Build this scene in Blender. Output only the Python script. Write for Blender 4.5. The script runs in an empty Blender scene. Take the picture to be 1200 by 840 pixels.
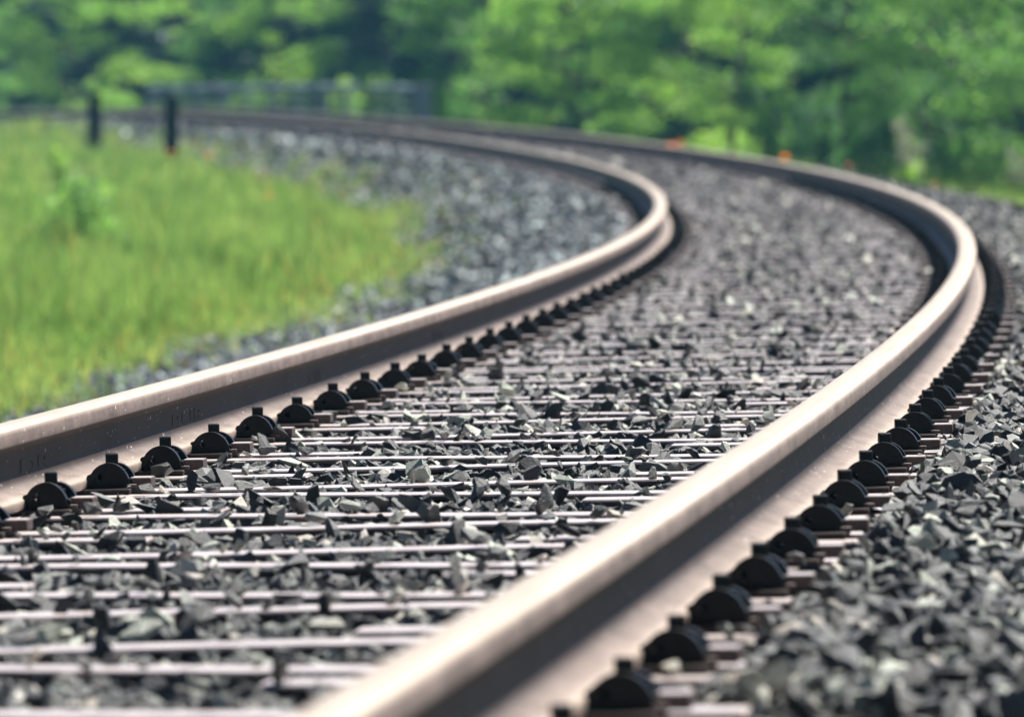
import bpy, bmesh, math, random
import numpy as np
from mathutils import Vector, Matrix

R = math.radians
rng = np.random.default_rng(11)
random.seed(5)
sc = bpy.context.scene
col = sc.collection

# ------------------------------------------------------------------ camera, sky, sun, exposure
F_PX, CAM_H, HORIZ, CANT = 8016.1, 0.6064, 120.46, 0.021351
pitch = math.atan((420 - HORIZ) / F_PX)
cam_data = bpy.data.cameras.new("camera")
cam = bpy.data.objects.new("camera", cam_data)
col.objects.link(cam)
cam.location = (0, 0, CAM_H)
cam.rotation_euler = (math.pi / 2 - pitch, 0, 0)
cam_data.sensor_fit = 'HORIZONTAL'
cam_data.sensor_width = 36
cam_data.lens = 36 * F_PX / 1200
cam_data.clip_start = 0.1
cam_data.clip_end = 6000
cam_data.dof.use_dof = True
cam_data.dof.focus_distance = 14.3
cam_data.dof.aperture_fstop = 6.9
sc.camera = cam

SUN_EL, SUN_AZ = 56.0, 40.0          # azimuth: degrees to the right of the viewing direction
world = bpy.data.worlds.new("World")
sc.world = world
world.use_nodes = True
wn = world.node_tree.nodes
sky = wn.new('ShaderNodeTexSky')
sky.sky_type = 'NISHITA'
sky.sun_disc = False
sky.sun_elevation = R(SUN_EL)
sky.sun_rotation = R(SUN_AZ)
sky.air_density = 0.5
sky.dust_density = 0.1
world.node_tree.links.new(sky.outputs[0], wn['Background'].inputs[0])
wn['Background'].inputs[1].default_value = 0.05
sun_data = bpy.data.lights.new("sun", 'SUN')
sun_data.energy = 5.0
sun_data.angle = R(0.5)
sun_data.color = (1.0, 0.955, 0.88)
sun = bpy.data.objects.new("sun", sun_data)
col.objects.link(sun)
sv = Vector((math.sin(R(SUN_AZ)) * math.cos(R(SUN_EL)), math.cos(R(SUN_AZ)) * math.cos(R(SUN_EL)), math.sin(R(SUN_EL))))
sun.rotation_euler = sv.to_track_quat('Z', 'Y').to_euler()
sun.location = (20, 40, 60)
sc.view_settings.view_transform = 'Standard'
sc.view_settings.look = 'None'
sc.view_settings.exposure = 1.26
sc.view_settings.gamma = 1
sc.view_settings.use_curve_mapping = False
sc.render.engine = 'CYCLES'
sc.cycles.use_denoising = True
sc.cycles.max_bounces = 8
sc.cycles.transparent_max_bounces = 8
sc.cycles.volume_bounces = 0

# ------------------------------------------------------------------ the track's line on the ground
KN = np.array([3, 15, 28, 45, 75, 110, 150., 240.])
KV = np.array([-0.001834, -0.002708, -0.003515, -0.00317, -0.002634, -0.002283, -0.001984, -0.001685])
DS = .05
S = np.arange(-8, 260, DS)
_k = np.interp(S, KN, KV)
TH = np.concatenate([[0], np.cumsum((_k[1:] + _k[:-1]) / 2 * DS)])
_i0 = int(np.argmin(abs(S)))
TH += 0.126777 - TH[_i0]
_tm = (TH[1:] + TH[:-1]) / 2
TX = np.concatenate([[0], np.cumsum(np.sin(_tm) * DS)])
TY = np.concatenate([[0], np.cumsum(np.cos(_tm) * DS)])
TX += -1.365377 - TX[_i0]
TY += 3 - TY[_i0]
GR = .660341 * np.maximum(0, S - 22) ** 2 * 1e-4 - .821222 * np.maximum(0, S - 75) ** 2 * 1e-4
_q = np.clip((S - 116) / 34, 0, 1)
GR -= .20 * _q * _q * (3 - 2 * _q)
LC = .7525                                       # rail centre line, either side of the track's middle


def at(s, lat, z=0.0):
    """track coordinates -> world; z is measured from the inner rail's running surface"""
    x = np.interp(s, S, TX); y = np.interp(s, S, TY); t = np.interp(s, S, TH)
    return x + lat * np.cos(t), y - lat * np.sin(t), np.interp(s, S, GR) + z


def to_track(x, y):
    """world -> (s, lat), arrays"""
    x = np.asarray(x, float); y = np.asarray(y, float)
    k = slice(0, len(S), 10)
    sx, sy, st, ss = TX[k], TY[k], TH[k], S[k]
    so = np.empty(x.shape); lo = np.empty(x.shape)
    xf, yf = x.ravel(), y.ravel(); sf, lf = so.ravel(), lo.ravel()
    for a in range(0, len(xf), 4000):
        d = (xf[a:a + 4000, None] - sx) ** 2 + (yf[a:a + 4000, None] - sy) ** 2
        i = d.argmin(1)
        dx = xf[a:a + 4000] - sx[i]; dy = yf[a:a + 4000] - sy[i]
        lf[a:a + 4000] = dx * np.cos(st[i]) - dy * np.sin(st[i])
        sf[a:a + 4000] = ss[i] + dx * np.sin(st[i]) + dy * np.cos(st[i])
    return sf.reshape(x.shape), lf.reshape(x.shape)


def prof(lat):
    lat = np.asarray(lat, float)
    z = np.interp(lat, [-25, -14, -4, -2.5, -2.15, -1.3, -.75, .75, 1.2, 2.05, 3.0, 5.0, 15, 40],
                  [-1.2, -1.05, -.87, -.82, -.74, -.185, -.150, -.118, -.125, -.19, -.62, -.80, -1.0, -1.1])
    return z


def ground_z(x, y):
    s, l = to_track(x, y)
    return prof(l) + np.interp(s, S, GR)


GB_S = [0, 28, 38, 41, 46, 54, 67, 80, 91, 106, 117, 124, 260]
GB_L = [-4.05, -3.9, -3.65, -3.35, -2.95, -2.48, -2.2, -2.05, -1.95, -1.75, -1.5, -1.25, -1.2]


def grass_left(s):
    return np.interp(s, GB_S, GB_L)


# ------------------------------------------------------------------ helpers
def tag(o, label=None, cat=None, group=None, kind=None):
    if label: o['label'] = label
    if cat: o['category'] = cat
    if group: o['group'] = group
    if kind: o['kind'] = kind
    return o


def empty(name, loc, rot=(0, 0, 0)):
    o = bpy.data.objects.new(name, None)
    o.empty_display_size = .2
    col.objects.link(o)
    o.location = loc
    o.rotation_euler = rot
    return o


def link(name, me, mat=None, parent=None):
    o = bpy.data.objects.new(name, me)
    col.objects.link(o)
    if mat is not None and len(me.materials) == 0:
        me.materials.append(mat)
    if parent is not None:
        o.parent = parent
    return o


def np_mesh(name, V, Fc, attr=None, mat_idx=None):
    """V (n,3); Fc (m,k) all faces with k corners; attr: dict name->(m,) per-face floats"""
    me = bpy.data.meshes.new(name)
    V = np.ascontiguousarray(V, np.float32); Fc = np.ascontiguousarray(Fc, np.int32)
    m, k = Fc.shape
    me.vertices.add(len(V)); me.vertices.foreach_set('co', V.ravel())
    me.loops.add(m * k); me.loops.foreach_set('vertex_index', Fc.ravel())
    me.polygons.add(m)
    me.polygons.foreach_set('loop_start', np.arange(0, m * k, k, dtype=np.int32))
    me.update(calc_edges=True)
    if attr:
        for n, a in attr.items():
            at_ = me.attributes.new(n, 'FLOAT', 'FACE')
            at_.data.foreach_set('value', np.ascontiguousarray(a, np.float32))
    me.validate()
    me.shade_flat()
    return me


class MB:
    """collects shapes, builds one mesh"""
    def __init__(self): self.bm = bmesh.new()

    def box(self, c, s, rot=None, bevel=0.0):
        r = bmesh.ops.create_cube(self.bm, size=1)
        vs = r['verts']
        bmesh.ops.scale(self.bm, verts=vs, vec=s)
        if bevel > 0:
            es = list({e for v in vs for e in v.link_edges})
            rb = bmesh.ops.bevel(self.bm, geom=es, offset=bevel, segments=1, affect='EDGES')
            vs = list({v for f in rb['faces'] for v in f.verts} | {v for v in vs if v.is_valid})
        if rot is not None:
            bmesh.ops.rotate(self.bm, verts=vs, cent=(0, 0, 0), matrix=rot)
        bmesh.ops.translate(self.bm, verts=vs, vec=c)

    def cyl(self, a, b, r0, r1=None, n=10):
        a, b = Vector(a), Vector(b)
        d = b - a
        r = bmesh.ops.create_cone(self.bm, cap_ends=True, segments=n, radius1=r0, radius2=r0 if r1 is None else r1, depth=d.length)
        bmesh.ops.rotate(self.bm, verts=r['verts'], cent=(0, 0, 0), matrix=d.to_track_quat('Z', 'Y').to_matrix())
        bmesh.ops.translate(self.bm, verts=r['verts'], vec=(a + b) / 2)

    def prism(self, pts, y0, y1):
        """outline in (x,z) extruded along y"""
        a = [self.bm.verts.new((p[0], y0, p[1])) for p in pts]
        b = [self.bm.verts.new((p[0], y1, p[1])) for p in pts]
        n = len(pts)
        self.bm.faces.new(a); self.bm.faces.new(b[::-1])
        for i in range(n):
            self.bm.faces.new((a[i], b[i], b[(i + 1) % n], a[(i + 1) % n]))

    def mesh(self, name, smooth=False):
        bmesh.ops.recalc_face_normals(self.bm, faces=self.bm.faces[:])
        me = bpy.data.meshes.new(name)
        self.bm.to_mesh(me); self.bm.free()
        if smooth:
            me.polygons.foreach_set('use_smooth', [True] * len(me.polygons))
        return me


# ------------------------------------------------------------------ materials
def new_mat(name):
    m = bpy.data.materials.new(name)
    m.use_nodes = True
    nt = m.node_tree
    return m, nt, nt.nodes['Principled BSDF']


def N(nt, typ, **kw):
    n = nt.nodes.new(typ)
    for k, v in kw.items():
        if k in n.inputs: n.inputs[k].default_value = v
        else: setattr(n, k, v)
    return n


def ramp(nt, fac, stops, interp='LINEAR'):
    r = nt.nodes.new('ShaderNodeValToRGB')
    r.color_ramp.interpolation = interp
    el = r.color_ramp.elements
    while len(el) < len(stops): el.new(.5)
    for e, (p, c) in zip(el, stops):
        e.position = p; e.color = (*c, 1)
    nt.links.new(fac, r.inputs[0])
    return r.outputs[0]


def noise(nt, scale, detail=4, rough=.6, coord='Object', vec=None):
    if vec is None:
        tc = nt.nodes.new('ShaderNodeTexCoord'); vec = tc.outputs[coord]
    n = N(nt, 'ShaderNodeTexNoise', Scale=scale, Detail=detail, Roughness=rough)
    nt.links.new(vec, n.inputs['Vector'])
    return n.outputs[0]


def bump(nt, bsdf, h, strength, dist):
    b = N(nt, 'ShaderNodeBump', Strength=strength, Distance=dist)
    nt.links.new(h, b.inputs['Height']); nt.links.new(b.outputs[0], bsdf.inputs['Normal'])


def mix(nt, fac, a, b, blend='MIX'):
    m = nt.nodes.new('ShaderNodeMix'); m.data_type = 'RGBA'; m.blend_type = blend
    for sck, v in ((m.inputs[0], fac), (m.inputs[6], a), (m.inputs[7], b)):
        if hasattr(v, 'links') or isinstance(v, bpy.types.NodeSocket): nt.links.new(v, sck)
        elif isinstance(v, (int, float)): sck.default_value = v
        else: sck.default_value = (*v, 1)
    return m.outputs[2]


def metal_mat(name, c0, c1, rough, metallic=0.0, scale=30, bs=.3, spec=.5):
    m, nt, b = new_mat(name)
    n = noise(nt, scale, 6, .65)
    nt.links.new(ramp(nt, n, [(.3, c0), (.7, c1)]), b.inputs['Base Color'])
    b.inputs['Roughness'].default_value = rough
    b.inputs['Metallic'].default_value = metallic
    b.inputs['Specular IOR Level'].default_value = spec
    bump(nt, b, n, bs, .002)
    return m


M = {}
M['clip'] = metal_mat('dark_oiled_steel', (.003, .0025, .0025), (.012, .009, .008), .36, 0, 90, .4, .22)
M['block'] = metal_mat('rusty_block_steel', (.02, .012, .010), (.085, .05, .042), .6, 0, 60, .4)
M['beam'] = metal_mat('weathered_beam_steel_lit', (.40, .33, .315), (.68, .61, .59), .36, .3, 14, .15, .8)
M['beam_side'] = metal_mat('beam_rust_shaded', (.03, .02, .017), (.08, .052, .045), .7, 0, 30, .3)  # rust made darker than the tops, with the sides' shade in the colour
M['post'] = metal_mat('black_post_wood', (.004, .004, .004), (.012, .010, .009), .9, 0, 20, .4)
M['railing'] = metal_mat('blue_grey_paint', (.15, .20, .25), (.20, .25, .30), .5, 0, 5, .1)
M['plate'] = metal_mat('oily_plate', (.008, .006, .005), (.035, .022, .018), .7, 0, 60, .4, .2)
M['bark'] = metal_mat('bark', (.035, .028, .02), (.09, .075, .055), .9, 0, 14, .8)


def rail_material():
    """rusty brown steel, the running surface polished by wheels (by the profile's own height attribute)"""
    m, nt, b = new_mat('rail_steel')
    tc = nt.nodes.new('ShaderNodeTexCoord')
    uv = nt.nodes.new('ShaderNodeUVMap'); uv.uv_map = 'run'
    mp = N(nt, 'ShaderNodeMapping'); mp.inputs['Scale'].default_value = (1.5, 60, 1)
    nt.links.new(uv.outputs[0], mp.inputs[0])
    streak = noise(nt, 1.0, 5, .6, vec=mp.outputs[0])
    grain = noise(nt, 160, 4, .7)
    patch = noise(nt, 6, 5, .65)
    rust = ramp(nt, patch, [(.3, (.115, .082, .070)), (.55, (.185, .142, .125)), (.75, (.28, .225, .205))])
    rust = mix(nt, .35, rust, ramp(nt, grain, [(.3, (.08, .055, .045)), (.8, (.42, .33, .29))]))
    a = N(nt, 'ShaderNodeAttribute', attribute_name='shine')
    wb = N(nt, 'ShaderNodeAttribute', attribute_name='web_shade')
    rust = mix(nt, wb.outputs['Fac'], rust, mix(nt, 1.0, rust, (.13, .085, .065), 'MULTIPLY'))  # web darkened: the head's shadow is put into the colour
    fl = noise(nt, 95, 1, .4)
    rust = mix(nt, ramp(nt, fl, [(.755, (0, 0, 0)), (.77, (1, 1, 1))]), rust, (.8, .77, .74))
    steel = ramp(nt, streak, [(.3, (.50, .395, .295)), (.7, (.74, .625, .50))])
    mp2 = N(nt, 'ShaderNodeMapping'); mp2.inputs['Scale'].default_value = (9, 14, 1); nt.links.new(uv.outputs[0], mp2.inputs[0])
    scab = noise(nt, 1.0, 8, .72, vec=mp2.outputs[0])
    rust = mix(nt, .8, rust, ramp(nt, scab, [(.35, (.55, .5, .48)), (.5, (1, 1, 1)), (.68, (1.35, 1.3, 1.28))]), 'MULTIPLY')
    nt.links.new(mix(nt, a.outputs['Fac'], rust, steel), b.inputs['Base Color'])
    mr = N(nt, 'ShaderNodeMapRange'); nt.links.new(a.outputs['Fac'], mr.inputs[0])
    mr.inputs[3].default_value = .62; mr.inputs[4].default_value = .36
    nt.links.new(mr.outputs[0], b.inputs['Roughness'])
    b.inputs['Specular IOR Level'].default_value = .25
    mm = N(nt, 'ShaderNodeMath', operation='MULTIPLY'); nt.links.new(a.outputs['Fac'], mm.inputs[0]); mm.inputs[1].default_value = .55
    nt.links.new(mm.outputs[0], b.inputs['Metallic'])
    bump(nt, b, grain, .25, .0015)
    return m


M['rail'] = rail_material()


def stone_material():
    m, nt, b = new_mat('crushed_stone')
    a = N(nt, 'ShaderNodeAttribute', attribute_name='tone')
    fr = N(nt, 'ShaderNodeMath', operation='FRACT'); nt.links.new(a.outputs['Fac'], fr.inputs[0])
    cl = N(nt, 'ShaderNodeMath', operation='FLOOR'); nt.links.new(a.outputs['Fac'], cl.inputs[0])
    base = ramp(nt, fr.outputs[0], [(0, (.007, .009, .012)), (.42, (.030, .035, .040)), (.62, (.125, .140, .135)),
                                       (.72, (.38, .445, .365)), (.86, (.36, .335, .28)), (1, (.58, .60, .57))])
    base = mix(nt, 1.0, base, mix(nt, cl.outputs[0], (1.06, 1.0, .99), (1.12, 1.27, 1.50)), 'MULTIPLY')  # stones outside the inner rail tinted blue, painting in the reflected sky
    n = noise(nt, 55, 6, .7)
    nt.links.new(mix(nt, .75, base, ramp(nt, n, [(.25, (.45, .45, .45)), (.75, (1.35, 1.35, 1.35))]), 'MULTIPLY'), b.inputs['Base Color'])
    b.inputs['Roughness'].default_value = .48
    nf = noise(nt, 260, 4, .7)
    bump(nt, b, nf, .9, .003)
    return m


M['stone'] = stone_material()


def bed_material():
    m, nt, b = new_mat('ballast_bed')
    v = N(nt, 'ShaderNodeTexVoronoi', Scale=26)
    tc = nt.nodes.new('ShaderNodeTexCoord'); nt.links.new(tc.outputs['Object'], v.inputs['Vector'])
    c = ramp(nt, v.outputs['Color'], [(0, (.02, .022, .024)), (.5, (.05, .055, .055)), (1, (.1, .105, .1))])
    nt.links.new(c, b.inputs['Base Color'])
    b.inputs['Roughness'].default_value = .9
    bump(nt, b, v.outputs['Distance'], 1, .03)
    return m


M['bed'] = bed_material()


def soil_material():
    m, nt, b = new_mat('soil_and_turf')
    n = noise(nt, .9, 8, .65)
    nt.links.new(ramp(nt, n, [(.3, (.055, .075, .025)), (.55, (.08, .10, .03)), (.75, (.12, .105, .06))]), b.inputs['Base Color'])
    b.inputs['Roughness'].default_value = .95
    bump(nt, b, noise(nt, 18, 4, .6), .8, .05)
    return m


M['soil'] = soil_material()


def leaf_material(name, stops, trans=.5, rough=.5, attr='tone'):
    m, nt, b = new_mat(name)
    a = N(nt, 'ShaderNodeAttribute', attribute_name=attr)
    c = ramp(nt, a.outputs['Fac'], stops)
    nt.links.new(c, b.inputs['Base Color'])
    b.inputs['Roughness'].default_value = rough
    b.inputs['Specular IOR Level'].default_value = .35
    tr = nt.nodes.new('ShaderNodeBsdfTranslucent')
    tint = mix(nt, 1.0, c, (1.45, 1.6, .8), 'MULTIPLY')
    nt.links.new(tint, tr.inputs['Color'])
    ms = nt.nodes.new('ShaderNodeMixShader'); ms.inputs[0].default_value = trans
    nt.links.new(b.outputs[0], ms.inputs[1]); nt.links.new(tr.outputs[0], ms.inputs[2])
    nt.links.new(ms.outputs[0], nt.nodes['Material Output'].inputs['Surface'])
    return m


M['grass'] = leaf_material('grass_blades', [(0, (.055, .11, .04)), (.35, (.14, .235, .08)), (.7, (.28, .37, .17)),
                                            (.86, (.34, .34, .14)), (1, (.33, .17, .09))], .55)
M['leafA'] = leaf_material('leaf_fresh_green', [(0, (.03, .11, .035)), (.5, (.115, .255, .085)), (1, (.31, .50, .14))], .5)
M['leafB'] = leaf_material('leaf_blue_green', [(0, (.02, .08, .045)), (.5, (.045, .13, .06)), (1, (.08, .19, .07))], .45)
M['leafC'] = leaf_material('leaf_yellow_green', [(0, (.07, .17, .04)), (.5, (.22, .39, .09)), (1, (.44, .60, .15))], .5)
M['leafD'] = leaf_material('leaf_teal_shaded', [(0, (.006, .028, .026)), (.5, (.014, .05, .042)), (1, (.03, .085, .06))], .2)  # teal shade of the wood put into the leaf colour
M['dry'] = leaf_material('dry_plume', [(0, (.20, .20, .22)), (1, (.42, .41, .42))], .4)
M['petal'] = leaf_material('poppy_petal', [(0, (.65, .07, .015)), (1, (.80, .20, .07))], .45)
M['leaf_glint'] = leaf_material('pale_leaf_glint', [(0, (.55, .6, .5)), (1, (.8, .82, .78))], .4)  # whitish glints on leaves, painted as separate flecks
M['chip'] = metal_mat('pale_grit', (.6, .6, .58), (.85, .85, .82), .5, 0, 30, .1)

# ------------------------------------------------------------------ ground
gx = np.unique(np.concatenate([[-2500, -1200, -600, -300, -160, -100, -75], np.arange(-60, 61, 1.0), [75, 100, 160, 300, 600, 1200, 2500]]))
gy = np.unique(np.concatenate([[-600, -200, -80, -30, -10], np.arange(-4, 232, 1.25), [250, 300, 400, 600, 1000, 1800, 3500]]))
GX, GY = np.meshgrid(gx, gy, indexing='ij')
GZ = ground_z(GX, GY)
GZ += .05 * np.sin(GX * .9 + 1.7 * np.sin(GY * .31)) * (abs(to_track(GX, GY)[1]) > 5)
_s, _l = to_track(GX, GY)
GZ = np.where((_l > -3.6) & (_l < 3.2) & (abs(GX) < 70), GZ - .22, GZ)      # the ballast bed lies over it there
nx, ny = GX.shape
idx = np.arange(nx * ny).reshape(nx, ny)
Fq = np.stack([idx[:-1, :-1], idx[1:, :-1], idx[1:, 1:], idx[:-1, 1:]], -1).reshape(-1, 4)
g = link('ground', np_mesh('ground', np.stack([GX, GY, GZ], -1).reshape(-1, 3), Fq), M['soil'])
tag(g, kind='structure')
g.data.polygons.foreach_set('use_smooth', [True] * len(g.data.polygons))

# ballast bed: sheet following the track under the loose stones
bs = np.arange(-6, 235, .5)
bl = np.array([-6.2, -5.6, -4.6, -3.8, -3.2, -2.5, -2.15, -1.7, -1.3, -.75, -.3, .3, .75, 1.2, 1.6, 2.05, 2.5, 3.0, 3.8, 4.6])
BS, BL = np.meshgrid(bs, bl, indexing='ij')
bz = prof(BL) - .035
bz[:, 0] -= .4; bz[:, -1] -= .4; bz[:, 1] -= .02; bz[:, -2] -= .02
bx, by, bz = at(BS, BL, bz)
nx, ny = BS.shape
idx = np.arange(nx * ny).reshape(nx, ny)
Fq = np.stack([idx[:-1, :-1], idx[:-1, 1:], idx[1:, 1:], idx[1:, :-1]], -1).reshape(-1, 4)
bed = link('ballast_bed', np_mesh('ballast_bed', np.stack([bx, by, bz], -1).reshape(-1, 3), Fq), M['bed'])
tag(bed, kind='structure')

# ------------------------------------------------------------------ rails
HH = .152                                        # rail height
half = [(0, 0), (.014, -.0004), (.024, -.0014), (.0300, -.0036), (.0338, -.0080), (.0353, -.014), (.036, -.034), (.0352, -.0375), (.031, -.0400),
        (.0125, -.0475), (.0095, -.054), (.0085, -.066), (.0085, -.090), (.0100, -.108), (.015, -.1155), (.026, -.1205), (.046, -.1265),
        (.062, -.1320), (.0658, -.1345), (.0665, -.138), (.0665, -.1490), (.065, -HH), (.03, -HH)]
shine_h = [1, 1, 1, .95, .25, .0, .0, 0, 0, 0, 0, 0, 0, 0, 0, 0, .06, .26, .32, .2, 0, 0, 0]
outline = half + [(-x, z) for x, z in half[::-1][:-1]]
shine = shine_h + shine_h[::-1][:-1]
web_shade_h = [0, 0, 0, 0, 0, 0, .15, .8, 1, 1, 1, 1, 1, 1, .85, .45, .22, .05, 0, 0, 0, 0, 0]  # how strongly each profile point carries the painted shadow of the head
web_shade = web_shade_h + web_shade_h[::-1][:-1]
rs = np.concatenate([np.arange(-5, 70, .2), np.arange(70, 232, .5)])


def make_rail(side, label):
    c = side * LC
    n = len(outline); m = len(rs)
    ox = np.array([p[0] for p in outline]); oz = np.array([p[1] for p in outline])
    SS, OX = np.meshgrid(rs, ox, indexing='ij'); OZ = np.tile(oz, (m, 1))
    x, y, z = at(SS, c + OX + CANT * -OZ * 0, OZ + CANT * (c + OX + LC))
    idx = np.arange(m * n).reshape(m, n)
    j2 = np.roll(idx, -1, axis=1)
    Fq = np.stack([idx[:-1], j2[:-1], j2[1:], idx[1:]], -1).reshape(-1, 4)
    me = np_mesh('rail', np.stack([x, y, z], -1).reshape(-1, 3), Fq)
    a = me.attributes.new('shine', 'FLOAT', 'POINT')
    a.data.foreach_set('value', np.tile(np.array(shine, np.float32), m))
    a = me.attributes.new('web_shade', 'FLOAT', 'POINT')
    a.data.foreach_set('value', np.tile(np.array(web_shade, np.float32), m))
    uvl = me.uv_layers.new(name='run')
    vi = np.empty(len(me.loops), np.int32); me.loops.foreach_get('vertex_index', vi)
    per = np.concatenate([[0], np.cumsum(np.hypot(np.diff(ox), np.diff(oz)))])
    uvl.data.foreach_set('uv', np.stack([rs[vi // n], per[vi % n]], -1).astype(np.float32).ravel())
    me.polygons.foreach_set('use_smooth', [True] * len(me.polygons))
    bm = bmesh.new(); bm.from_mesh(me)
    bmesh.ops.recalc_face_normals(bm, faces=bm.faces[:])
    bm.to_mesh(me); bm.free()
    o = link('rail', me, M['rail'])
    tag(o, label, 'rail', 'rails of the curving track')
    return o


rail_in = make_rail(-1, 'inner rail of the curve, nearer the grass, its brown web facing the sleepers')
rail_out = make_rail(1, 'outer rail of the curve, big and blurred at bottom centre, nearest the camera')

# faint rolled letters on the web of the inner rail
def rail_mark(parent, s, side, gauge_dir, txt, h=.034, z=-.090):
    cu = bpy.data.curves.new('t', 'FONT'); cu.body = txt; cu.size = h * 1.35; cu.extrude = .0009; cu.align_x = 'CENTER'; cu.align_y = 'CENTER'
    cu.resolution_u = 2
    o = bpy.data.objects.new('t', cu); col.objects.link(o)
    dg = bpy.context.evaluated_depsgraph_get()
    me = bpy.data.meshes.new_from_object(o.evaluated_get(dg)); col.objects.unlink(o); bpy.data.objects.remove(o)
    x, y, zz = at(s, side * LC + gauge_dir * .0088, z + CANT * (side * LC + LC))
    t = float(np.interp(s, S, TH))
    # text x axis runs along the track, its face looks toward +lateral
    ax = Vector((math.sin(t), math.cos(t), 0)) * (1 if gauge_dir > 0 else -1) * 5.5
    nz = Vector((math.cos(t), -math.sin(t), 0)) * gauge_dir
    up = nz.cross(ax.normalized())
    mt = Matrix((ax, up, nz)).transposed().to_4x4(); mt.translation = Vector((float(x), float(y), float(zz)))
    me.transform(mt)
    me.attributes.new('shine', 'FLOAT', 'POINT')
    q = me.attributes.new('web_shade', 'FLOAT', 'POINT'); q.data.foreach_set('value', [1.25] * len(me.vertices))
    k = link('rolled_letters', me, M['rail'], parent)
    return k


for s_, tx in ((10.15, 'DR'), (12.1, 'BUR'), (14.3, 'XII'), (17.4, 'DR')):
    rail_mark(rail_in, s_, -1, 1, tx)

# ------------------------------------------------------------------ sleepers (steel, Y-shaped, laid alternately) with their fastenings
PER, A0 = 2.058, 10.46
Z_FOOT = -HH                                     # rail foot underside, measured from the head plane
Z_BEAM = Z_FOOT - .012                           # beam top: a plate lies between


def beam_off(lat_toward_fork):
    """sideways position of a long beam as it runs from the root (-) to the fork (+)"""
    t = np.clip((lat_toward_fork + .5) / 1.0, 0, 1)
    t = t * t * (3 - 2 * t)
    return .105 + t * .135


def beam_mesh(path, w=.102, name='beam'):
    """I-beam following path [(lat, y)]"""
    prof_i = [(-w / 2, 0), (w / 2, 0), (w / 2, -.010), (.008, -.016), (.008, -.08), (w / 2, -.086), (w / 2, -.096), (-w / 2, -.096), (-w / 2, -.086),
              (-.008, -.08), (-.008, -.016), (-w / 2, -.010)]
    V = []; n = len(prof_i)
    for (la, yy) in path:
        for (py, pz) in prof_i: V.append((la, yy + py, pz))
    Fl = []
    m = len(path)
    for i in range(m - 1):
        for j in range(n):
            a, b = i * n + j, i * n + (j + 1) % n
            Fl.append((a, b, b + n, a + n))
    bm = bmesh.new()
    vs = [bm.verts.new(v) for v in V]
    for f in Fl: bm.faces.new([vs[i] for i in f])
    bm.faces.new(vs[:n]); bm.faces.new(vs[-n:])
    bmesh.ops.recalc_face_normals(bm, faces=bm.faces[:])
    es = [e for e in bm.edges if len(e.link_faces) == 2 and e.calc_face_angle(0) > 1.2 and all(abs(v.co.z) < .001 for v in e.verts)]
    bmesh.ops.bevel(bm, geom=es, offset=.003, segments=2, affect='EDGES')
    for f in bm.faces: f.material_index = 0 if min(v.co.z for v in f.verts) > -.0035 else 1  # lit pale material on top, shaded dark one elsewhere
    me = bpy.data.meshes.new(name); bm.to_mesh(me); bm.free()
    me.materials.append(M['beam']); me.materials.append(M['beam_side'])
    return me


ZC = CANT * LC                                   # plane height at the track's middle
END = 1.0


def long_path(sgn, d):
    """sgn: which beam of the pair; d=+1 fork at the outer rail, -1 fork at the inner rail"""
    ls = np.linspace(-END, END, 19)
    return [(float(l), sgn * float(beam_off(l * d))) for l in ls]


def half_disc(mb, uc, yc, r, th, dirn):
    """solid arch: thick rim with a thinner web, a slit left open in the web; dirn mirrors it"""
    nseg = 16
    for k in range(nseg):
        a0, a1 = math.pi * k / nseg, math.pi * (k + 1) / nseg
        def P(rr, a): return (uc + dirn * rr * math.cos(a), rr * math.sin(a) * 1.12)
        mb.prism([P(r * .74, a0), P(r, a0), P(r, a1), P(r * .74, a1)], yc - th / 2, yc + th / 2)
        for r0, r1 in ((.02, .45), (.45, .745)):
            if r0 == .45 and k in (11, 12): continue
            mb.prism([P(r * r0, a0), P(r * r1, a0), P(r * r1, a1), P(r * r0, a1)], yc - th / 4, yc + th / 4)


def clip_meshes():
    out = {}
    for d in (1, -1):
        mb = MB()
        half_disc(mb, d * .113, -.036, .0425, .017, d)
        half_disc(mb, d * .119, .034, .040, .017, d)
        mb.cyl((d * .076, -.045, .020), (d * .076, .045, .020), .0065, n=10)         # toe on the rail foot
        mb.cyl((d * .152, -.036, .010), (d * .152, .034, .010), .0075, n=10)         # rear loop
        mb.box((d * .113, 0, .030), (.05, .050, .006), bevel=.001)
        out['clip', d] = mb.mesh('rail_clip')
        mb = MB()
        mb.cyl((d * .115, 0, 0), (d * .115, 0, .050), .010, n=12)
        mb.cyl((d * .115, 0, .033), (d * .115, 0, .038), .020, n=16)
        mb.box((d * .115, 0, .052), (.024, .024, .024), rot=Matrix.Rotation(.2 * d, 3, 'Z'), bevel=.002)
        out['bolt', d] = mb.mesh('bolt')
        mb = MB()
        mb.box((d * .176, 0, .009), (.042, .060, .021), bevel=.002)
        mb.box((d * .160, 0, .003), (.02, .09, .008), bevel=.001)
        me = mb.mesh('stop_block')
        me.materials.append(M['block']); me.materials.append(M['beam'])
        for p in me.polygons: p.material_index = 1 if p.normal.z > .9 else 0  # top faces take the pale steel: sunlight painted in by face normal
        out['block', d] = me
    mb = MB(); mb.box((0, 0, -.006), (.31, .15, .011), bevel=.002)
    out['plate'] = mb.mesh('base_plate')
    return out


CM = clip_meshes()
for _k, _m in CM.items():
    if _k != 'plate': _m.transform(Matrix.Translation((-.0065 * _k[1], 0, 0)))


def seats(d):
    """(lat, y) of the three seats of one sleeper"""
    return [(-d * LC, 0.0), (d * LC, -.343), (d * LC, .343)]


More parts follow.
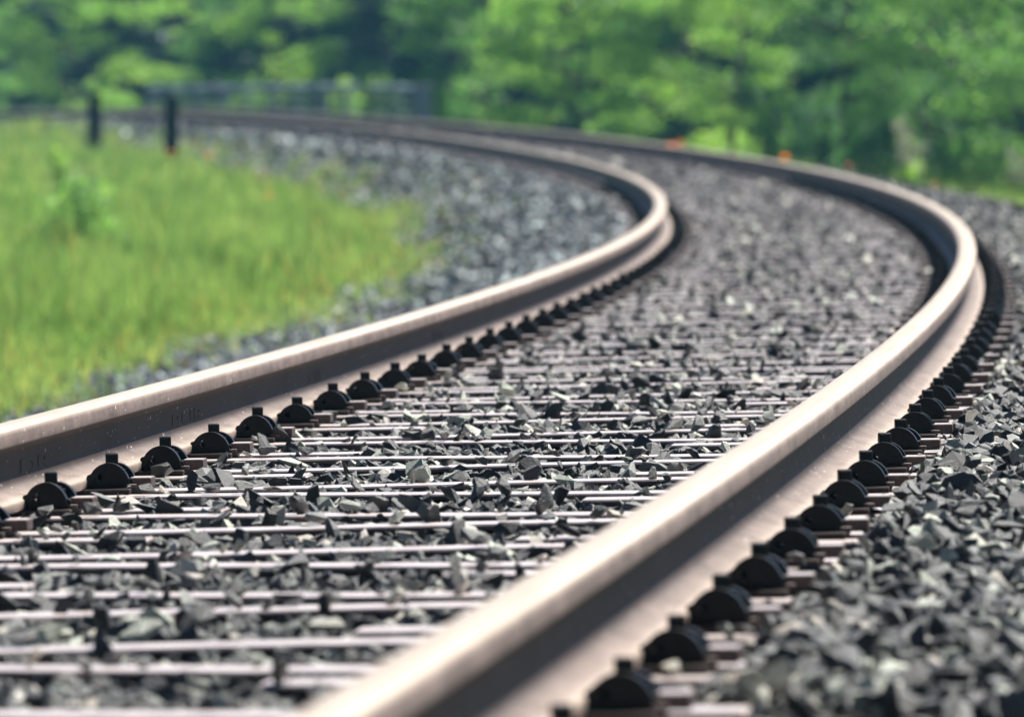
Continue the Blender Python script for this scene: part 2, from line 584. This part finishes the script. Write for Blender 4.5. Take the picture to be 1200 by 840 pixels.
def build_sleeper(d):
    root = empty('sleeper', (0, 0, 0))
    zb = -.012
    for sgn in (-1, 1):
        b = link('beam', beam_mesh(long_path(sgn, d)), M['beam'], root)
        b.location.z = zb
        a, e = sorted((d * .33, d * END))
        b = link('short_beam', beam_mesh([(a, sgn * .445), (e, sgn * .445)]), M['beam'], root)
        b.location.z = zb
    for (la, yy) in seats(d):
        p = link('base_plate', CM['plate'], M['plate'], root); p.location = (la, yy, 0)
        for s2 in (1, -1):
            c = link('rail_clip', CM['clip', s2], M['clip'], root); c.location = (la, yy, 0)
            link('bolt', CM['bolt', s2], M['clip'], c)
            k = link('stop_block', CM['block', s2], M['block'], root); k.location = (la, yy, 0)
    return root


def copy_tree(o, parent=None):
    c = o.copy(); col.objects.link(c)
    if parent is not None: c.parent = parent
    for ch in list(o.children): copy_tree(ch, c)
    if o.name.startswith('rail_clip'):
        c.rotation_euler.z = random.uniform(-.05, .05); k = random.uniform(.93, 1.05); c.scale = (1, k, k)
    return c


def far_sleeper_mesh(d):
    """a sleeper too far off to show its parts: same beams and clips in one mesh"""
    bm = bmesh.new()
    def add(me, off):
        k = len(bm.verts); kf = len(bm.faces); bm.from_mesh(me); bm.verts.ensure_lookup_table(); bm.faces.ensure_lookup_table()
        if not me.materials:
            for f in bm.faces[kf:]: f.material_index = 1
        bmesh.ops.translate(bm, verts=bm.verts[k:], vec=off)
    for sgn in (-1, 1):
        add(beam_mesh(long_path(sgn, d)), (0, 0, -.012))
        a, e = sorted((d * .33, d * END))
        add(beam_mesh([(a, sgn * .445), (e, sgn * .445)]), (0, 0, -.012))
    for la, yy in seats(d):
        for s2 in (1, -1):
            for q in ('bolt', 'block'): add(CM[q, s2], (la, yy, 0))
            mb = MB(); half_pts = [(s2 * .116 + .041 * math.cos(t), .045 * math.sin(t)) for t in np.linspace(0, math.pi, 9)]
            mb.prism(half_pts, -.045, .045); me = mb.mesh('c'); add(me, (la, yy, 0))
    me = bpy.data.meshes.new('sleeper'); bm.to_mesh(me); bm.free()
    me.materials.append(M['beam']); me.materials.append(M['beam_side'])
    return me


proto = {}
far_me = {}
beams_world = []                                  # for placing the stones: (s, lat range, d)
k0 = int(math.floor((4.0 - A0) / PER)); k1 = int((128 - A0) / PER)
GROUP = 'steel sleepers under the rails'
LAB = {1: 'pale steel Y-shaped sleeper bedded in ballast under the rails, forked toward the outer rail',
       -1: 'pale steel Y-shaped sleeper bedded in ballast under the rails, forked toward the inner rail'}
for k in range(k0, k1):
    for d in (1, -1):
        s_ = A0 + PER * k + (0 if d == 1 else PER / 2)
        beams_world.append((s_, d))
        x, y, z = at(s_, 0, Z_FOOT + ZC)
        t = float(np.interp(s_, S, TH))
        if s_ < 52:
            if d not in proto:
                proto[d] = build_sleeper(d); o = proto[d]
            else:
                o = copy_tree(proto[d])
        else:
            if d not in far_me: far_me[d] = far_sleeper_mesh(d)
            o = link('sleeper', far_me[d], M['beam'])
        o.location = (float(x), float(y), float(z))
        o.rotation_euler = (0, -math.atan(CANT), -t)
        tag(o, LAB[d], 'sleeper', GROUP)

# ------------------------------------------------------------------ ballast stones
def hulls(nvar, npts, seed):
    r = np.random.default_rng(seed); out = []
    for _ in range(nvar):
        bm = bmesh.new()
        p = r.normal(size=(npts, 3)); p /= np.linalg.norm(p, axis=1)[:, None]
        p *= r.uniform(.78, 1.05, (npts, 1))
        p *= np.array([1.12, r.uniform(.55, .9), r.uniform(.34, .58)])
        for q in p: bm.verts.new(q)
        rr = bmesh.ops.convex_hull(bm, input=bm.verts[:])
        bmesh.ops.delete(bm, geom=[g_ for g_ in rr['geom_interior'] if isinstance(g_, bmesh.types.BMVert)], context='VERTS')
        bmesh.ops.triangulate(bm, faces=bm.faces[:])
        bmesh.ops.recalc_face_normals(bm, faces=bm.faces[:])
        bm.verts.index_update()
        V = np.array([v.co[:] for v in bm.verts]); Fc = np.array([[v.index for v in f.verts] for f in bm.faces])
        out.append((V, Fc)); bm.free()
    return out


def scatter(pos, size, tone, variants, r):
    """stones: random rotation, one big vertex and face array"""
    n = len(pos)
    q = r.normal(size=(n, 4)) * np.array([1, .38, .38, 1]); q /= np.linalg.norm(q, axis=1)[:, None]
    w, x, y, z = q.T
    Rm = np.stack([1 - 2 * (y * y + z * z), 2 * (x * y - z * w), 2 * (x * z + y * w), 2 * (x * y + z * w), 1 - 2 * (x * x + z * z), 2 * (y * z - x * w),
                   2 * (x * z - y * w), 2 * (y * z + x * w), 1 - 2 * (x * x + y * y)], -1).reshape(n, 3, 3)
    vi = r.integers(0, len(variants), n)
    VV, FF, TT = [], [], []; base = 0
    for k, (V, Fc) in enumerate(variants):
        sel = np.where(vi == k)[0]
        if len(sel) == 0: continue
        P = np.einsum('nij,vj->nvi', Rm[sel], V) * size[sel][:, None, None] + pos[sel][:, None, :]
        VV.append(P.reshape(-1, 3))
        off = base + np.arange(len(sel)) * len(V)
        FF.append((Fc[None] + off[:, None, None]).reshape(-1, 3))
        TT.append(np.repeat(tone[sel], len(Fc)))
        base += len(sel) * len(V)
    return np.concatenate(VV), np.concatenate(FF), np.concatenate(TT)


def on_beam(s, lat):
    """True where a beam's flange or a fastening lies under the point"""
    k = np.round((s - A0) / (PER / 2)).astype(int)
    hit = np.zeros(len(s), bool); near_clip = np.zeros(len(s), bool)
    for dk in (-1, 0, 1):
        kk = k + dk
        d = np.where(kk % 2 == 0, 1, -1)
        y = s - (A0 + kk * PER / 2)
        off = beam_off(lat * d)
        hit |= (abs(abs(y) - off) < .060) & (abs(lat) < END)
        hit |= (abs(abs(y) - .445) < .060) & (lat * d > .33) & (abs(lat) < END)
        for sd in (0, 1, 2):
            la = np.where(sd == 0, -d * LC, d * LC); yy = (0, -.343, .343)[sd]
            near_clip |= (abs(lat - la) < .20) & (abs(y - yy) < .075)
    return hit, near_clip


def stones_band(s0, s1, cell, smin, smax, variants, seed, layers, halfw):
    r = np.random.default_rng(seed)
    P, Z, T = [], [], []
    for ly in range(layers):
        ns = int((s1 - s0) / cell)
        lat_lo, lat_hi = -4.1, 3.0
        nl = int((lat_hi - lat_lo) / cell)
        A, B = np.meshgrid(np.arange(ns), np.arange(nl), indexing='ij')
        s = s0 + (A.ravel() + r.uniform(0, 1, A.size)) * cell
        lat = lat_lo + (B.ravel() + r.uniform(0, 1, B.size)) * cell
        x, y, z = at(s, lat)
        keep = (abs(x) < .075 * y + halfw) & (lat > grass_left(s) - .35 * r.random(len(s)) ** .5) & (lat < 2.15 + .6 * r.random(len(s)) ** 2)
        s, lat = s[keep], lat[keep]
        size = r.uniform(smin, smax, len(s)) * r.choice([.6, 1, 1, 1, 1.18], len(s))
        zz = prof(lat) + r.uniform(-.022, .006, len(s)) - .006 - ly * .012 + np.clip((lat - .93) / .05, 0, 1) * np.clip((1.5 - lat) / .3, 0, 1) * .022
        hit, nc = on_beam(s, lat)
        inrail = (abs(abs(lat) - LC) < .105)
        lift = hit & (r.random(len(s)) < .15) & (ly == 0)
        beam_top = Z_BEAM + CANT * (lat + LC)
        zz = np.where(lift & ~nc, beam_top + size * .42, zz)
        size = np.where(lift, size * .72, size)
        # stones beside a beam sit a little lower, so its edge shows
        hit &= lat < .95
        ok = ~(hit & ~lift) & ~inrail & ~(nc & (r.random(len(s)) < np.where(lat > .8, .30, .45)))
        inner = (lat > -1.15) & (lat < .94)
        zz = np.where(inner & ~lift, np.minimum(zz, beam_top - size * .35 - .006 - .012 * r.random(len(s))), zz)
        mound = inner & ~hit & (r.random(len(s)) < .07) & (ly == 0)
        zz = np.where(mound, beam_top + .002, zz)
        s, lat, zz, size = s[ok], lat[ok], zz[ok], size[ok]
        x, y, z = at(s, lat, zz)
        P.append(np.stack([x, y, z], -1)); Z.append(size)
        T.append(np.clip(r.beta(1.15, 1.75, len(s)), 0, .999) + np.where(lat < -.95, 1.0, 0.0))
    return scatter(np.concatenate(P), np.concatenate(Z), np.concatenate(T), variants, r)


h1 = hulls(18, 12, 1); h2 = hulls(10, 10, 2); h3 = hulls(6, 8, 3)
bands = [stones_band(5.5, 21, .043, .018, .038, h1, 21, 2, .45),
         stones_band(21, 42, .052, .022, .040, h2, 22, 2, .6),
         stones_band(42, 80, .075, .034, .052, h3, 23, 1, 1.0),
         stones_band(80, 150, .11, .05, .075, h3, 24, 1, 2.0)]
VV, FF, TT = [], [], []; base = 0
for V, Fc, T in bands:
    VV.append(V); FF.append(Fc + base); TT.append(T); base += len(V)
bal = link('ballast', np_mesh('ballast', np.concatenate(VV), np.concatenate(FF), {'tone': np.concatenate(TT)}), M['stone'])
tag(bal, 'angular grey crushed-stone ballast packed between and around the rails', 'ballast', kind='stuff')


# ------------------------------------------------------------------ grass
def blades(x, y, z, h, w, tone, r, lean=.35):
    n = len(x)
    a = r.uniform(0, 2 * math.pi, n); la = r.uniform(0, 2 * math.pi, n); ln = r.uniform(.05, lean, n) * h
    ca, sa = np.cos(a) * w / 2, np.sin(a) * w / 2
    dx, dy = np.cos(la) * ln, np.sin(la) * ln
    P = np.empty((n, 5, 3))
    for i, (t, ww, b) in enumerate([(0, -1, 0), (0, 1, 0), (.55, .8, .3), (.55, -.8, .3), (1, 0, 1)]):
        P[:, i, 0] = x + ca * ww + dx * b; P[:, i, 1] = y + sa * ww + dy * b; P[:, i, 2] = z + h * t * (1 - .08 * b)
    off = np.arange(n)[:, None] * 5
    Fc = np.concatenate([off + np.array([0, 1, 2]), off + np.array([0, 2, 3]), off + np.array([3, 2, 4])])
    return P.reshape(-1, 3), Fc, np.tile(tone, 3)


def grass_patch(smin, smax, lat0, lat1, dens, hlo, hhi, w, seed, halfw=3.0, side=-1, tone_shift=0, ragged=0.0):
    r = np.random.default_rng(seed)
    n = int((smax - smin) * (lat1 - lat0) * dens)
    s = r.uniform(smin, smax, n); lat = r.uniform(lat0, lat1, n)
    x, y, z = at(s, lat)
    clump = .5 + .2 * np.sin(x * 3.1 + 3 * np.sin(y * .23)) + .18 * np.sin(y * .5 + x * 1.3) + .12 * np.sin(x * 9 + y * .7)
    edge = (lat < grass_left(s) + ragged * r.random(n) ** 1.6 + .22 * r.normal(size=n) + .18 * np.sin(s * 1.9 + 2 * np.sin(s * .7))) if side < 0 else (lat > 2.3 + .3 * abs(r.normal(size=n)))
    keep = (abs(x) < .075 * y + halfw) & edge & (r.random(n) < .45 + .55 * clump)
    s, lat, x, y, clump = s[keep], lat[keep], x[keep], y[keep], clump[keep]
    z = prof(lat) + np.interp(s, S, GR) - .02
    dist = np.clip(((grass_left(s) - lat) if side < 0 else (lat - 2.0)) / .8, 0, 1)
    h = r.uniform(hlo, hhi, len(s)) * np.where(r.random(len(s)) < .06, 1.45, 1) * (.35 + .65 * dist) * (.75 + .4 * clump)
    tone = np.clip(r.beta(2.2, 3.0, len(s)) * .85 + (1 - dist) * .22 * r.random(len(s)) + .35 * (clump - .5) + tone_shift, 0, .84)
    dry = r.random(len(s)) < .05 + .10 * (1 - dist); tone[dry] = r.uniform(.84, 1, dry.sum())
    return blades(x, y, z, h, np.full(len(s), w) * r.uniform(.6, 1.2, len(s)), tone, r)


parts = [grass_patch(34, 100, -4.5, -1.3, 55, .12, .30, .014, 36, 2.5, -1, .25, 1.0), grass_patch(18, 45, -9, -2.6, 900, .16, .40, .010, 31, 2.0), grass_patch(45, 75, -11, -1.9, 520, .18, .42, .014, 32, 2.5),
         grass_patch(75, 150, -16, -1.3, 170, .2, .42, .026, 33, 3.0),
         grass_patch(26, 85, 2.2, 8, 380, .10, .26, .015, 34, 2.5, 1), grass_patch(80, 170, 2.6, 9, 110, .10, .26, .028, 35, 4, 1)]
VV, FF, TT = [], [], []; base = 0
for V, Fc, T in parts:
    VV.append(V); FF.append(Fc + base); TT.append(T); base += len(V)
gr_o = link('meadow_grass', np_mesh('meadow_grass', np.concatenate(VV), np.concatenate(FF), {'tone': np.concatenate(TT)}), M['grass'])
tag(gr_o, 'tall bright green meadow grass beside the ballast', 'grass', kind='stuff')


# ------------------------------------------------------------------ leafy things
def leaf_cloud(P, size, tone, r, up=.35):
    """diamond leaves, slightly folded, at points P"""
    n = len(P)
    nrm = r.normal(size=(n, 3)); nrm[:, 2] = abs(nrm[:, 2]) + up; nrm /= np.linalg.norm(nrm, axis=1)[:, None]
    t = r.normal(size=(n, 3)); t -= (t * nrm).sum(1)[:, None] * nrm; t /= np.linalg.norm(t, axis=1)[:, None]
    b = np.cross(nrm, t)
    sz = size[:, None]
    Q = np.stack([P - t * sz * .5, P + b * sz * .3 + nrm * sz * .06, P + t * sz * .5, P - b * sz * .3 + nrm * sz * .06], 1).reshape(-1, 3)
    off = np.arange(n)[:, None] * 4
    return Q, off + np.array([0, 1, 2, 3]), tone


def crown_mesh(name, clumps, leaf, per, r, tone_mu=.5):
    """clumps: (x,y,z,rx,ry,rz)"""
    P, T = [], []
    for c in clumps:
        n = int(per * (c[3] * c[4] + c[5] * c[3]) / .5) + 20
        d = r.normal(size=(n, 3)); d /= np.linalg.norm(d, axis=1)[:, None]
        rad = r.uniform(.35, 1.0, n) ** .6 * (1 + .18 * r.normal(size=n))
        p = d * rad[:, None] * np.array(c[3:6]) + np.array(c[:3])
        P.append(p); T.append(np.clip(tone_mu + .12 * r.normal() + .16 * r.normal(size=n), 0, 1))
    P = np.concatenate(P); T = np.concatenate(T)
    V, Fc, T = leaf_cloud(P, leaf * r.uniform(.7, 1.25, len(P)), T, r)
    return np_mesh(name, V, Fc, {'tone': T})


def limb_mesh(name, segs):
    mb = MB()
    for a, b, r0, r1 in segs: mb.cyl(a, b, r0, r1, 8)
    return mb.mesh(name, True)


def make_tree(seed, h, w, n, leaf, mat, per=70, low=0.0, tone=.5):
    """returns root with crown and trunk; the crown's boughs reach down near the ground"""
    r = np.random.default_rng(seed)
    root = empty('bush' if h < 3.2 else 'tree', (0, 0, 0))
    clumps = []; segs = []
    top = Vector((r.normal() * .15, r.normal() * .15, h * .8))
    mid = Vector((r.normal() * .12, r.normal() * .12, h * .4))
    segs += [((0, 0, -.15), mid, .018 + h * .005, .012 + h * .003), (mid, top, .012 + h * .003, .01)]
    for i in range(n):
        t = (i + r.random()) / n
        z = low + (h - low) * (t ** .9)
        # width of the outline at this height
        wz = w * math.sqrt(max(.05, 1 - (abs(z / h - .42) / .62) ** 2.2))
        a = r.uniform(0, 2 * math.pi); rad = wz * r.uniform(.35, 1.0) ** .6
        sx = r.uniform(.30, .72) * (.75 + w * .16); sz = sx * r.uniform(.3, .6)
        c = (math.cos(a) * rad, math.sin(a) * rad, max(z, sz * .6), sx * r.uniform(.8, 1.5), sx * r.uniform(.8, 1.5), sz)
        clumps.append(c)
        if i % 2 == 0:
            zt = max(.1, z - r.uniform(.2, .5) * rad); f = min(1, zt / h / .8)
            st = Vector((0, 0, 0)).lerp(top, f)
            segs.append((st, Vector(c[:3]), .03 + .008 * h * (1 - f), .008))
    link('crown', crown_mesh('crown', clumps, leaf, per, r, tone), mat, root)
    link('trunk', limb_mesh('trunk', segs), M['bark'], root)
    return root


def ray_at(u, v, d):
    """world point seen at photo pixel (u,v) of 1200x840, d metres ahead: used once, to read off where a thing stands"""
    a, b = (u - 600) / F_PX, (420 - v) / F_PX
    c, s = math.cos(pitch), math.sin(pitch)
    vx, vy, vz = a, c + b * s, -s + b * c
    return vx / vy * d, d, CAM_H + vz / vy * d


def stand(o, x, y, rz=0, sc_=1, dz=0):
    o.location = (x, y, float(ground_z(np.array([x]), np.array([y]))[0]) + dz)
    o.rotation_euler.z = rz
    if sc_ != 1: o.scale = (sc_,) * 3


# front row: (photo x, distance, height, width, clumps, leaf material, label)
FRONT = [
    (1225, 90, 5.5, 1.9, 70, 'leafA', 'leafy green tree at the far right edge of the photo'),
    (1140, 97, 6.0, 1.7, 70, 'leafA', 'bright green tree arching over dark gaps at upper right'),
    (1075, 104, 4.8, 1.5, 54, 'leafB', 'dark blue-green tree behind the pale feathery weed at right'),
    (985, 101, 5.2, 1.25, 46, 'leafA', 'green tree holding out a low bright bough, right of centre'),
    (930, 112, 5.0, 1.3, 46, 'leafB', 'shadowy tree between two bright green trees right of centre'),
    (855, 108, 5.6, 1.0, 46, 'leafC', 'slim yellow-green tree behind the largest red poppy'),
    (795, 119, 5.4, 1.2, 50, 'leafC', 'tall yellow-green tree above the outer rail, just right of centre'),
    (735, 124, 3.1, 1.15, 40, 'leafA', 'rounded fresh green bush rising over the outer rail near the centre'),
    (665, 118, 3.4, 1.3, 50, 'leafC', 'broad bright green tree at the centre, right of the metal railing'),
    (570, 126, 4.4, 1.35, 50, 'leafA', 'green tree at the right end of the metal railing'),
    (475, 158, 6.0, 1.8, 50, 'leafB', 'dark blue-green tree behind the right half of the metal railing'),
    (390, 162, 5.8, 1.5, 48, 'leafB', 'blue-green tree behind the middle of the metal railing'),
    (325, 152, 5.2, 1.1, 44, 'leafC', 'light green slender tree behind the left half of the metal railing'),
    (262, 158, 4.2, 1.0, 40, 'leafA', 'small green tree behind the left end of the metal railing'),
    (165, 160, 5.6, 1.6, 56, 'leafC', 'yellow-green tree behind the two black posts'),
    (85, 156, 5.4, 1.5, 54, 'leafC', 'bright yellow-green tree left of the two black posts'),
    (20, 170, 6.0, 1.4, 44, 'leafB', 'dark tree at the far left edge of the photo'),
    (-60, 165, 6.0, 1.8, 44, 'leafA', None),
    (1310, 86, 6.0, 2.0, 50, 'leafA', None),
]
for i, (u, d, h, w, n, mt, lab) in enumerate(FRONT):
    x, y, _ = ray_at(u, 120, d)
    t = make_tree(100 + i, h, w, int(n * .62), .085 if d < 112 else .105, M[mt], per=330 if d < 112 else 270, low=.15)
    stand(t, x, y)
    if lab: tag(t, lab, 'bush' if h < 3.2 else 'tree', 'trees and bushes behind the outer rail')
    else: tag(t, 'green tree just outside the picture, at the end of the tree row', 'tree', 'trees and bushes behind the outer rail')

# the wood behind the front row: four kinds of tall tree, copied
protos = [make_tree(300 + i, 8.5, 2.6, 74, .15, M['leafD'], per=230, low=.0, tone=.3) for i in range(4)]
back = []
for j in range(44):
    u = -160 + j * 34
    d = 178 - 62 * min(1, max(0, (u - 100) / 1100)) + (j % 3) * 9 + 3
    back.append((u + random.uniform(-12, 12), d))
for j, (u, d) in enumerate(back):
    x, y, _ = ray_at(u, 120, d)
    t = protos[j] if j < 4 else copy_tree(protos[j % 4])
    stand(t, x, y, random.uniform(0, 6.28), random.uniform(.85, 1.15))
    tag(t, 'dark shaded tree filling in the wood behind the nearer trees', 'tree', 'dark trees of the wood behind')


# small plants
def weed(name, x, y, h, w, n, leaf, mat, label, cat, seed, per=200, glints=False, dz=0, group=None):
    r = np.random.default_rng(seed)
    root = empty(name, (0, 0, 0))
    clumps, segs = [], []
    for i in range(n):
        t = (i + .5) / n; a = r.uniform(0, 6.28); rad = w * r.uniform(.2, 1) * (1 - .45 * t)
        c = (math.cos(a) * rad, math.sin(a) * rad, h * (.15 + .8 * t), w * .28, w * .28, h * .13)
        clumps.append(c); segs.append(((math.cos(a) * .02, math.sin(a) * .02, -.03), Vector(c[:3]), .006, .003))
    link('leaves', crown_mesh('leaves', clumps, leaf, per, r, .6), mat, root)
    link('stem', limb_mesh('stem', segs), M['leafA'] if glints else M['bark'], root)
    if glints:
        P = np.array([[c[0], c[1], c[2] + h * .1] for c in clumps[n // 2:] for _ in range(9)]) + r.normal(size=((n - n // 2) * 9, 3)) * w * .13
        V, Fc, T = leaf_cloud(P, np.full(len(P), .022), r.random(len(P)), r, 1.2)
        link('glint_flecks', np_mesh('glint_flecks', V, Fc, {'tone': T}), M['leaf_glint'], root)  # pale flecks stand in for light glinting off the leaves
    stand(root, x, y, 0, 1, dz)
    tag(root, label, cat, group)
    return root


x, y, _ = ray_at(92, 290, 60)
weed('leafy_weed', x, y, .78, .42, 34, .06, M['leafA'], 'leafy weed with painted pale leaf glints standing tall in the meadow grass at left', 'weed', 61, 110, True)
x, y, _ = ray_at(70, 290, 72)
weed('leafy_weed', x, y, .86, .16, 14, .06, M['leafC'], 'thin yellow-green weed just behind the glinting leafy weed', 'weed', 62, 260)
x, y, _ = ray_at(610 / 2.4, 290, 44)
for i, (u, d, h, w, lab) in enumerate([(405, 128, 1.0, .5, 'low light green bush in front of the railing, left of its end post'),
                                       (452, 124, 1.05, .55, 'low light green bush right beside the railing end post'),
                                       (905, 100, 1.15, .42, 'small bright bush just above the outer rail, left of the second poppy'),
                                       (962, 92, .95, .4, 'small bush right behind the second poppy on the outer rail'),
                                       (1030, 84, .75, .5, 'scrubby low bush left of the pale feathery weed')]):
    x, y, _ = ray_at(u, 120, d)
    weed('small_bush', x, y, h + (.3 if d > 120 else .2), w, 30, .085, [M['leafC'], M['leafC'], M['leafA'], M['leafB'], M['leafB']][i], lab, 'bush', 70 + i, 150, group='low bushes beyond the outer rail')

# pale feathery weed at right
def plume_weed(x, y, h, label, seed, nst=9, base=True):
    r = np.random.default_rng(seed)
    root = empty('feathery_weed', (0, 0, 0))
    segs = []
    for i in range(nst):
        a = r.uniform(0, 6.28); sp = r.uniform(.05, .24) * h
        tip = Vector((math.cos(a) * sp, math.sin(a) * sp, h * r.uniform(.72, 1)))
        segs.append(((0, 0, -.03), tip, .006, .003))
        P = np.array([list(tip * f) for f in r.uniform(.5, 1.0, 90)]) + r.normal(size=(90, 3)) * .032
        V, Fc, T = leaf_cloud(P, r.uniform(.015, .045, len(P)), r.random(len(P)), r, .3)
        link('plume', np_mesh('plume', V, Fc, {'tone': T}), M['dry'], root)
    link('stem', limb_mesh('stem', segs), M['leafC'], root)
    if base:
        cl = [(r.normal() * .07, r.normal() * .07, h * t, .11, .11, .09) for t in np.linspace(.05, .45, 8)]
        link('leaves', crown_mesh('leaves', cl, .06, 900, r, .75), M['leafC'], root)
    stand(root, x, y)
    tag(root, label, 'weed')


x, y, _ = ray_at(1064, 200, 70); plume_weed(x, y, .98, 'pale feathery weed with a green foot, beyond the outer rail at right', 81)
x, y, _ = ray_at(1196, 200, 78); plume_weed(x, y, .9, 'thin pale dry weed at the far right edge of the photo', 82, 4, False)


# poppies
def poppy(u, v, d, label, size=.05, seed=0):
    r = random.Random(seed)
    x, y, z = ray_at(u, v, d)
    gz = float(ground_z(np.array([x]), np.array([y]))[0])
    h = max(.10, z - gz)
    root = empty('poppy', (x, y, gz))
    for k in range(4):
        a = k * math.pi / 2 + r.uniform(-.2, .2)
        V, Fc = [], []
        for i in range(5):
            t = i / 4
            for j in range(5):
                q = (j - 2) / 2
                rad = size * t; wv = size * .75 * math.sin(.35 + t * 1.9) * q
                zz = size * (.75 * t ** 1.5 - .1 * q * q + .05 * math.sin(q * 7 + k))
                V.append((math.cos(a) * rad - math.sin(a) * wv, math.sin(a) * rad + math.cos(a) * wv, h + zz))
        for i in range(4):
            for j in range(4):
                p = i * 5 + j; Fc.append((p, p + 1, p + 6, p + 5))
        me = np_mesh('petal', np.array(V), np.array(Fc), {'tone': np.full(len(Fc), r.random())})
        link('petal', me, M['petal'], root)
    link('stem', limb_mesh('stem', [((0, 0, -.03), (.005, .01, h * .5), .003, .0025), ((.005, .01, h * .5), (0, 0, h), .0025, .002)]), M['leafA'], root)
    mb = MB(); mb.cyl((0, 0, h - .002), (0, 0, h + size * .35), size * .16, size * .2, 10)
    link('seed_pod', mb.mesh('seed_pod', True), M['clip'], root)
    tag(root, label, 'poppy', 'orange-red poppies by the track')


poppy(786, 174, 71, 'largest orange-red poppy, right of centre behind the outer rail', .062, 1)
poppy(797, 169, 73, 'poppy half hidden beside the largest one', .035, 2)
poppy(920, 190, 67, 'red poppy peeking over the outer rail, second from the largest one', .045, 3)
poppy(995, 206, 63, 'tiny red poppy just over the outer rail, left of the pale feathery weed', .02, 4)
poppy(1096, 217, 66, 'faint orange poppy in the grass right of the pale feathery weed', .022, 5)
poppy(200, 180, 98, 'poppy at the foot of the nearer black post', .035, 6)
poppy(245, 183, 95, 'orange poppy in the grass right of the nearer black post', .045, 7)
poppy(315, 230, 72, 'orange poppy by the grass edge, furthest down the grass slope', .04, 8)


# ------------------------------------------------------------------ the two black posts
def post(u, vb, d, htop_v, w, label):
    x, y, _ = ray_at(u, vb, d)
    gz = float(ground_z(np.array([x]), np.array([y]))[0])
    ztop = ray_at(u, htop_v, d)[2]
    h = ztop - gz
    root = empty('marker_post', (x, y, gz))
    mb = MB(); mb.box((0, 0, h / 2 - .1), (w, w, h + .2 - .03), bevel=.008)
    link('shaft', mb.mesh('shaft'), M['post'], root)
    mb = MB(); mb.prism([(-w / 2 - .008, h - .015), (w / 2 + .008, h - .015), (w / 2 + .008, h + .005), (0, h + .03), (-w / 2 - .008, h + .005)], -w / 2 - .008, w / 2 + .008)
    link('cap', mb.mesh('cap'), M['post'], root)
    root.rotation_euler = (0, R(.8), R(12))
    tag(root, label, 'post', 'black posts at the edge of the ballast')


post(200, 184, 104, 114.0, .19, 'nearer and taller of the two black posts beside the ballast')
post(110, 162, 115, 112, .19, 'farther and shorter of the two black posts, at left')

# ------------------------------------------------------------------ metal railing beyond the track
def railing():
    s0, s1, lat = 115.6, 144.0, 4.0
    x0, y0, z0 = [float(q) for q in at(s0, lat, -.20)]
    root = empty('metal_railing', (x0, y0, z0))
    def pt(s, z):
        x, y, zz = at(s, lat, -.20 + .10 * (s - s0) / (s1 - s0)); g0 = float(zz)
        return Vector((float(x) - x0, float(y) - y0, g0 - z0 + z))
    ss = np.linspace(s0, s1, 12)
    top = 0.60
    for nm, z, r_ in (('top_rail', top, .055), ('middle_rail', top - .13, .022), ('middle_rail', top - .30, .018), ('bottom_rail', .12, .02)):
        mb = MB()
        for a, b in zip(ss[:-1], ss[1:]):
            pa, pb = pt(a, z), pt(b, z); mb.cyl(pa, pb + (pb - pa).normalized() * .01, r_, n=8)
        link(nm, mb.mesh(nm, True), M['railing'], root)
    for i, s_ in enumerate(ss[1:]):
        mb = MB(); mb.cyl(pt(s_, -.6), pt(s_, top), .03, n=8)
        mb.box(pt(s_, -.0), (.09, .09, .02))
        link('post', mb.mesh('post'), M['railing'], root)
    mb = MB(); mb.box(pt(s0, .0), (.26, .26, 1.25), bevel=.01); mb.box(pt(s0, top + .05), (.32, .32, .05), bevel=.01)
    link('end_post', mb.mesh('end_post'), M['railing'], root)
    tag(root, 'blue-grey metal railing with a thick end post, far off beyond the track', 'railing')


railing()

# ------------------------------------------------------------------ haze
mb = MB(); mb.box((0, 105, 8.5), (360, 330, 27))
hz = link('haze', mb.mesh('haze'))
hm = bpy.data.materials.new('haze'); hm.use_nodes = True
nt = hm.node_tree; nt.nodes.remove(nt.nodes['Principled BSDF'])
pv = nt.nodes.new('ShaderNodeVolumePrincipled')
pv.inputs['Color'].default_value = (.22, .62, .90, 1)
pv.inputs['Density'].default_value = .00045
nt.links.new(pv.outputs[0], nt.nodes['Material Output'].inputs['Volume'])
hz.data.materials.append(hm)
tag(hz, kind='stuff', label='thin blue summer haze over the far trees', cat='haze')
print('objects', len(bpy.data.objects), 'stones faces', len(bal.data.polygons), 'grass faces', len(gr_o.data.polygons))
